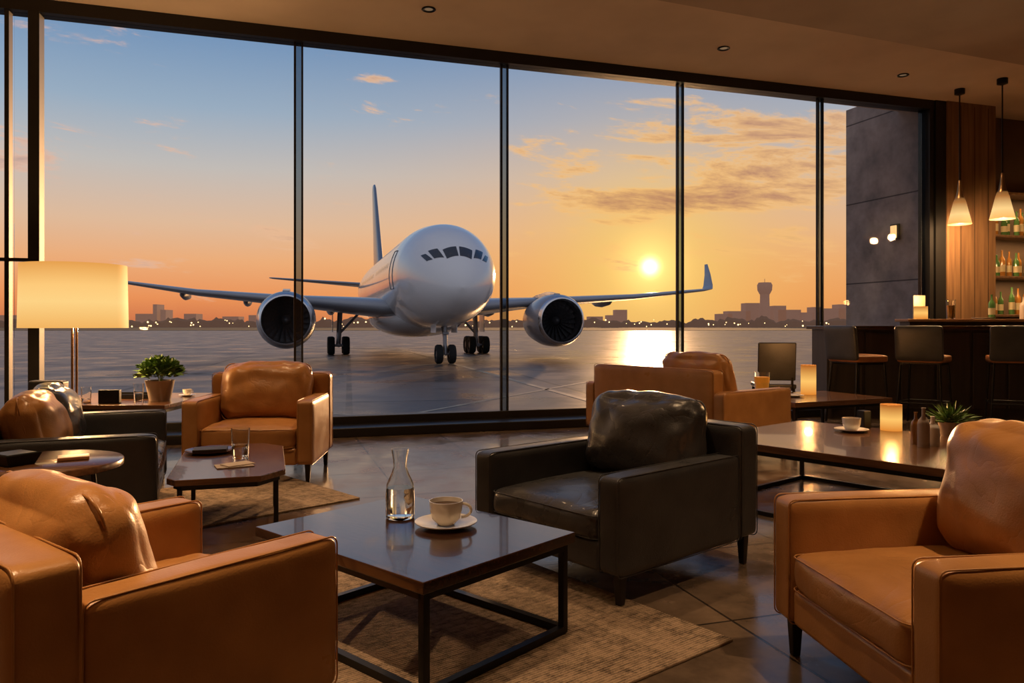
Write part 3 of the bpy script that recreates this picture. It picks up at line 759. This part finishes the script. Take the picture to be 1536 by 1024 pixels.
# ---------------------------------------------------------------- airplane
M_white = mat('aircraft_white_paint', (.90, .90, .90, 1), .20, col2=(.84, .84, .85), vscale=.4, coat=.6)
M_wing = mat('wing_grey_paint', (.36, .38, .42, 1), .3, col2=(.32, .34, .38), vscale=.4, coat=.3)
M_cock = mat('cockpit_glass', (.012, .018, .03, 1), .06, coat=1)
M_lip = mat('engine_lip_metal', (.75, .75, .77, 1), .2, metal=1)
M_nac = mat('nacelle_paint', (.30, .32, .37, 1), .28, coat=.4)
M_duct = mat('engine_duct', (.05, .05, .055, 1), .4, metal=.3)
M_blade = mat('fan_blade', (.16, .16, .17, 1), .35, metal=.8)
M_tire = mat('tire_rubber', (.012, .012, .012, 1), .8)
M_hub = mat('wheel_hub', (.3, .3, .32, 1), .4, metal=.7)
M_tail = mat('tail_blue_paint', (.16, .20, .28, 1), .3, coat=.3)
AP = empty('passenger_airplane', (-3.86, 44.4, -1.0), math.atan2(.26, .966))
CZF = 5.15
prof = [(-5.15, .03, -1.0), (-5.05, .42, -.98), (-4.7, .95, -.88), (-4.1, 1.5, -.68), (-3.2, 2.05, -.42), (-2.0, 2.5, -.2), (-.4, 2.85, -.06), (1.6, 3.0, 0), (5, 3.03, 0), (15, 3.03, 0), (28, 3.03, 0), (33, 2.85, .15), (38, 2.3, .6), (43, 1.55, 1.15), (47, .9, 1.6), (50, .35, 1.95), (50.4, .05, 2.0)]
def pf(s):
    for (a, r0, c0), (b, r1, c1) in zip(prof[:-1], prof[1:]):
        if a <= s <= b:
            t = (s-a)/(b-a); return r0+(r1-r0)*t, c0+(c1-c0)*t
    return prof[-1][1:]
def loft(name, rings, m, parent, cap=True, smooth=True, sub=0):
    bm = bmesh.new(); R = [[bm.verts.new(p) for p in r] for r in rings]
    n = len(R[0])
    for A, B in zip(R[:-1], R[1:]):
        for i in range(n): bm.faces.new((A[i], A[(i+1) % n], B[(i+1) % n], B[i]))
    if cap: bm.faces.new(R[0]); bm.faces.new(R[-1])
    return mkobj(name, bm, m, (0, 0, 0), 0, parent, smooth, sub)
ss = []
s = -5.15
while s < 50.4:
    ss.append(s); s += .12 if s < -3.5 else (.35 if s < 3 else 1.5)
ss.append(50.39)
def smooth_pf(s):
    k = .45 if s > -4.5 else max(.0, (s+5.15)*.6)
    if k == 0: return pf(s)
    v = [pf(max(-5.15, min(50.4, s+q*k))) for q in (-1, -.66, -.33, 0, .33, .66, 1)]
    return sum(a for a, _ in v)/7, sum(b for _, b in v)/7
def surf(s, th, off=0.):
    r, c = smooth_pf(s); r += off
    return Vector((r*math.sin(th), s, CZF+c+r*math.cos(th)*1.03))
loft('fuselage', [[surf(s, 2*math.pi*i/56) for i in range(56)] for s in ss], M_white, AP)
def patch(name, s0, s1, t0, t1, m, off=.02, n=6, skew=0., top=1.):
    bm = bmesh.new(); g = []
    for i in range(n+1):
        row = []
        for j in range(n+1):
            a = i/n; b = j/n
            ta = t0+(t1-t0)*b
            mid = (t0+t1)/2; ta = mid+(ta-mid)*(1+(top-1)*a)
            row.append(bm.verts.new(surf(s0+(s1-s0)*a+skew*b, math.radians(ta), off)))
        g.append(row)
    for i in range(n):
        for j in range(n): bm.faces.new((g[i][j], g[i][j+1], g[i+1][j+1], g[i+1][j]))
    return mkobj(name, bm, m, (0, 0, 0), 0, AP, True)
for sg in (-1, 1):
    patch('windshield', -4.20, -3.68, sg*1.6, sg*28, M_cock, top=.92)
    patch('cockpit_side_window', -4.08, -3.45, sg*32, sg*48, M_cock, skew=.30, top=.85)
    patch('cockpit_side_window', -3.75, -3.15, sg*51, sg*60, M_cock, skew=.25, top=.7)
bm = bmesh.new()
for sg in (-1, 1):
    s = 3.6
    while s < 40:
        if abs(s-13) > .8:
            pts = []
            for q_ in range(10):
                a = 2*math.pi*q_/10
                r, c_ = smooth_pf(s+.13*math.cos(a))
                zz = .75+.2*math.sin(a)-c_
                pts.append(surf(s+.13*math.cos(a), sg*math.acos(max(-1, min(1, zz/(r*1.03)))), .015))
            bm.faces.new([bm.verts.new(p) for p in pts])
        s += .62
mkobj('cabin_windows', bm, M_cock, (0, 0, 0), 0, AP)
M_seam = mat('door_seam', (.12, .13, .15, 1), .5)
for sg in (-1, 1):
    for s0 in (1.0, 34.5):
        P = []
        for (a, b) in ((0, 62), (1.15, 62), (1.15, 105), (0, 105)):
            P.append((s0+a, b))
        pts = []
        for (a, b), (c_, d_) in zip(P, P[1:]+P[:1]):
            for q_ in range(6): pts.append(tuple(surf(a+(c_-a)*q_/6, math.radians(sg*(b+(d_-b)*q_/6)), .01)))
        tube('door_outline', pts, .022, M_seam, AP, True)
loft('wing_body_fairing', [[Vector((rr*1.0*math.cos(2*math.pi*i/32), s, 2.75+rr*.45*math.sin(2*math.pi*i/32))) for i in range(32)] for s, rr in ((5, .3), (6.5, 1.8), (9, 2.9), (14, 3.2), (19, 2.9), (22, 1.8), (24, .3))], M_white, AP)
def foil(x, le, ch, z, t, n=24, ux=0., tw=0.):
    out = []
    for i in range(n):
        a = 2*math.pi*i/n; c_ = .5*(1+math.cos(a))
        yt = 5*t*(.2969*math.sqrt(c_)-.126*c_-.3516*c_**2+.2843*c_**3-.1015*c_**4)*ch
        yt = yt if a < math.pi else -yt
        out.append(Vector((x+yt*ux, le+c_*ch, z+yt*(1-abs(ux))-tw*(c_-.3)*ch)))
    return out
def wing(sg, span, winglet):
    rings = [foil(sg*1.5, 5.8, 12.2, 3.35, .13), foil(sg*3.0, 7.0, 11.0, 3.45, .125), foil(sg*9*1, 10.2, 7.2, 3.95, .11), foil(sg*(9+(span-9)*.5), 13.4, 4.8, 4.55, .10), foil(sg*(span-1.0), 16.9, 2.5, 5.35, .10), foil(sg*span, 17.6, 1.9, 5.5, .10)]
    if winglet:
        rings += [foil(sg*(span+.35), 18.2, 1.7, 5.85, .09, ux=-sg*.5), foil(sg*(span+.75), 19.3, 1.1, 6.9, .09, ux=-sg*.85), foil(sg*(span+.95), 20.2, .55, 7.9, .08, ux=-sg*.9)]
    loft('wing_left' if sg < 0 else 'wing_right', rings, M_wing, AP)
    for h in (6.0, 12.0, 16.5):
        if h > span-3: continue
        f_ = (h-3)/(span-3); s0 = 7+ (17-7)*f_+ (7.0-4.5*f_); z = 3.45+f_*2.0-.35
        loft('flap_fairing', [[Vector((sg*h+r*math.cos(2*math.pi*i/12), s0+q_, z-.1*abs(q_)*.3+r*1.4*math.sin(2*math.pi*i/12))) for i in range(12)] for q_, r in ((-2.2, .02), (-1.6, .2), (0, .34), (1.4, .24), (2.4, .02))], M_wing, AP)
wing(-1, 21.5, False); wing(1, 27.3, True)
def vfoil(z, le, ch, t, n=20):
    out = []
    for i in range(n):
        a = 2*math.pi*i/n; c_ = .5*(1+math.cos(a))
        yt = 5*t*(.2969*math.sqrt(c_)-.126*c_-.3516*c_**2+.2843*c_**3-.1015*c_**4)*ch
        out.append(Vector((yt if a < math.pi else -yt, le+c_*ch, z)))
    return out
loft('vertical_stabilizer', [vfoil(6.9, 35, 13.0, .07), vfoil(8.3, 38.2, 9.8, .085), vfoil(13, 42.0, 7.0, .09), vfoil(18.2, 46.2, 4.2, .09), vfoil(18.7, 47.0, 3.2, .08)], M_tail, AP)
for sg in (-1, 1):
    loft('horizontal_stabilizer', [foil(sg*.5, 42.5, 6.2, 6.7, .09), foil(sg*11.5, 48.8, 2.0, 7.7, .09), foil(sg*11.9, 49.3, 1.2, 7.75, .08)], M_wing, AP)
def engine(sg):
    e = empty('engine', (sg*9.0, 5.4, 2.55)); e.parent = AP
    R = 1.78
    rx = (-math.pi/2, 0, 0)
    lathe('nacelle', [(R*.93, .28), (R*.99, .6), (R*1.03, 1.4), (R*1.02, 2.6), (R*.9, 4.2), (R*.75, 5.2), (R*.72, 5.2), (R*.72, 4.0)], M_nac, (0, 0, 0), e, 56, rx)
    lathe('intake_lip', [(R*.935, .3), (R*.90, .10), (R*.865, .02), (R*.83, .0), (R*.80, .06), (R*.785, .2), (R*.78, .4)], M_lip, (0, 0, 0), e, 56, rx)
    lathe('intake_duct', [(R*.782, .38), (R*.80, .9), (R*.81, 1.5)], M_duct, (0, 0, 0), e, 56, rx)
    lathe('fan_backing', [(0, 1.75), (R*.82, 1.75), (R*.82, 1.4)], M_duct, (0, 0, 0), e, 48, rx)
    lathe('spinner', [(0, 1.0), (.12, 1.08), (.25, 1.3), (.33, 1.5), (.34, 1.7)], M_duct, (0, 0, 0), e, 32, rx)
    bm = bmesh.new()
    nb = 22
    for i in range(nb):
        a = 2*math.pi*i/nb; prev = None
        for k in range(6):
            r = .32+(R*.795-.32)*k/5; ch = .14+.22*k/5; tw = .3+.6*k/5
            ca, sa = math.cos(a+.06*k*k/25), math.sin(a+.06*k*k/25)
            tx, tz = -sa, ca
            p1 = Vector((r*ca-tx*ch*.75, 1.42-.12*(1-tw), r*sa-tz*ch*.75)); p2 = Vector((r*ca+tx*ch*.35, 1.62, r*sa+tz*ch*.35))
            cur = (bm.verts.new(p1), bm.verts.new(p2))
            if prev: bm.faces.new((prev[0], prev[1], cur[1], cur[0]))
            prev = cur
    mkobj('fan_blades', bm, M_blade, (0, 0, 0), 0, e, False)
    lathe('exhaust_cone', [(R*.55, 3.8), (R*.5, 5.6), (R*.3, 6.2), (R*.12, 7.0), (0, 7.4)], M_duct, (0, 0, 0), e, 32, rx)
    loft('pylon', [[Vector((x_*.22, y_, z_)) for x_, z_ in ((-1, a0), (1, a0), (1, b0), (-1, b0))] for y_, a0, b0 in ((1.2, 1.5, 1.86), (3.0, 1.4, 2.05), (5.5, .9, 1.9), (8.5, 1.0, 1.5))], M_nac, e, smooth=False)
engine(-1); engine(1)
def wheel(parent, x, y, r, w):
    lathe('wheel', [(0, -w*.3), (r*.5, -w*.3), (r*.55, -w*.5), (r*.9, -w*.5), (r, -w*.3), (r, w*.3), (r*.9, w*.5), (r*.55, w*.5), (r*.5, w*.3), (0, w*.3)], M_tire, (x, y, r), parent, 32, (0, math.pi/2, 0))
    lathe('hub', [(0, -w*.36), (r*.42, -w*.36), (r*.45, -w*.25), (r*.45, w*.25), (r*.42, w*.36), (0, w*.36)], M_hub, (x, y, r), parent, 20, (0, math.pi/2, 0))
ng = empty('nose_gear', (0, 0, 0)); ng.parent = AP
for sx in (-.38, .38): wheel(ng, sx, 0, .55, .38)
tube('strut', [(0, 0, .55), (0, .15, 2.8)], .13, M_hub, ng); tube('axle', [(-.4, 0, .55), (.4, 0, .55)], .08, M_hub, ng)
tube('drag_brace', [(0, .05, 1.2), (0, 1.6, 2.5)], .07, M_hub, ng)
for sx in (-1, 1): box('gear_door', (.05, 1.7, .75), (sx*.62, .5, 2.15), M_white, 0, ng, .01)
box('taxi_light', (.35, .12, .16), (0, -.16, 1.75), M_hub, 0, ng, .03)
for sg in (-1, 1):
    g = empty('main_gear', (sg*5.4, 16.2, 0)); g.parent = AP
    for dy in (-.75, .75):
        for dx in (-.55, .55): wheel(g, dx, dy, .68, .5)
    tube('bogie_beam', [(0, -.8, .68), (0, .8, .68)], .14, M_hub, g)
    for dy in (-.75, .75): tube('axle', [(-.55, dy, .68), (.55, dy, .68)], .09, M_hub, g)
    tube('strut', [(0, 0, .68), (-sg*.15, 0, 3.6)], .2, M_hub, g)
    tube('side_brace', [(0, 0, 1.5), (-sg*1.6, 0, 3.2)], .1, M_hub, g)
    box('gear_door', (.06, 1.6, 1.8), (sg*.45, 0, 2.6), M_white, 0, g, .01)
print('done')
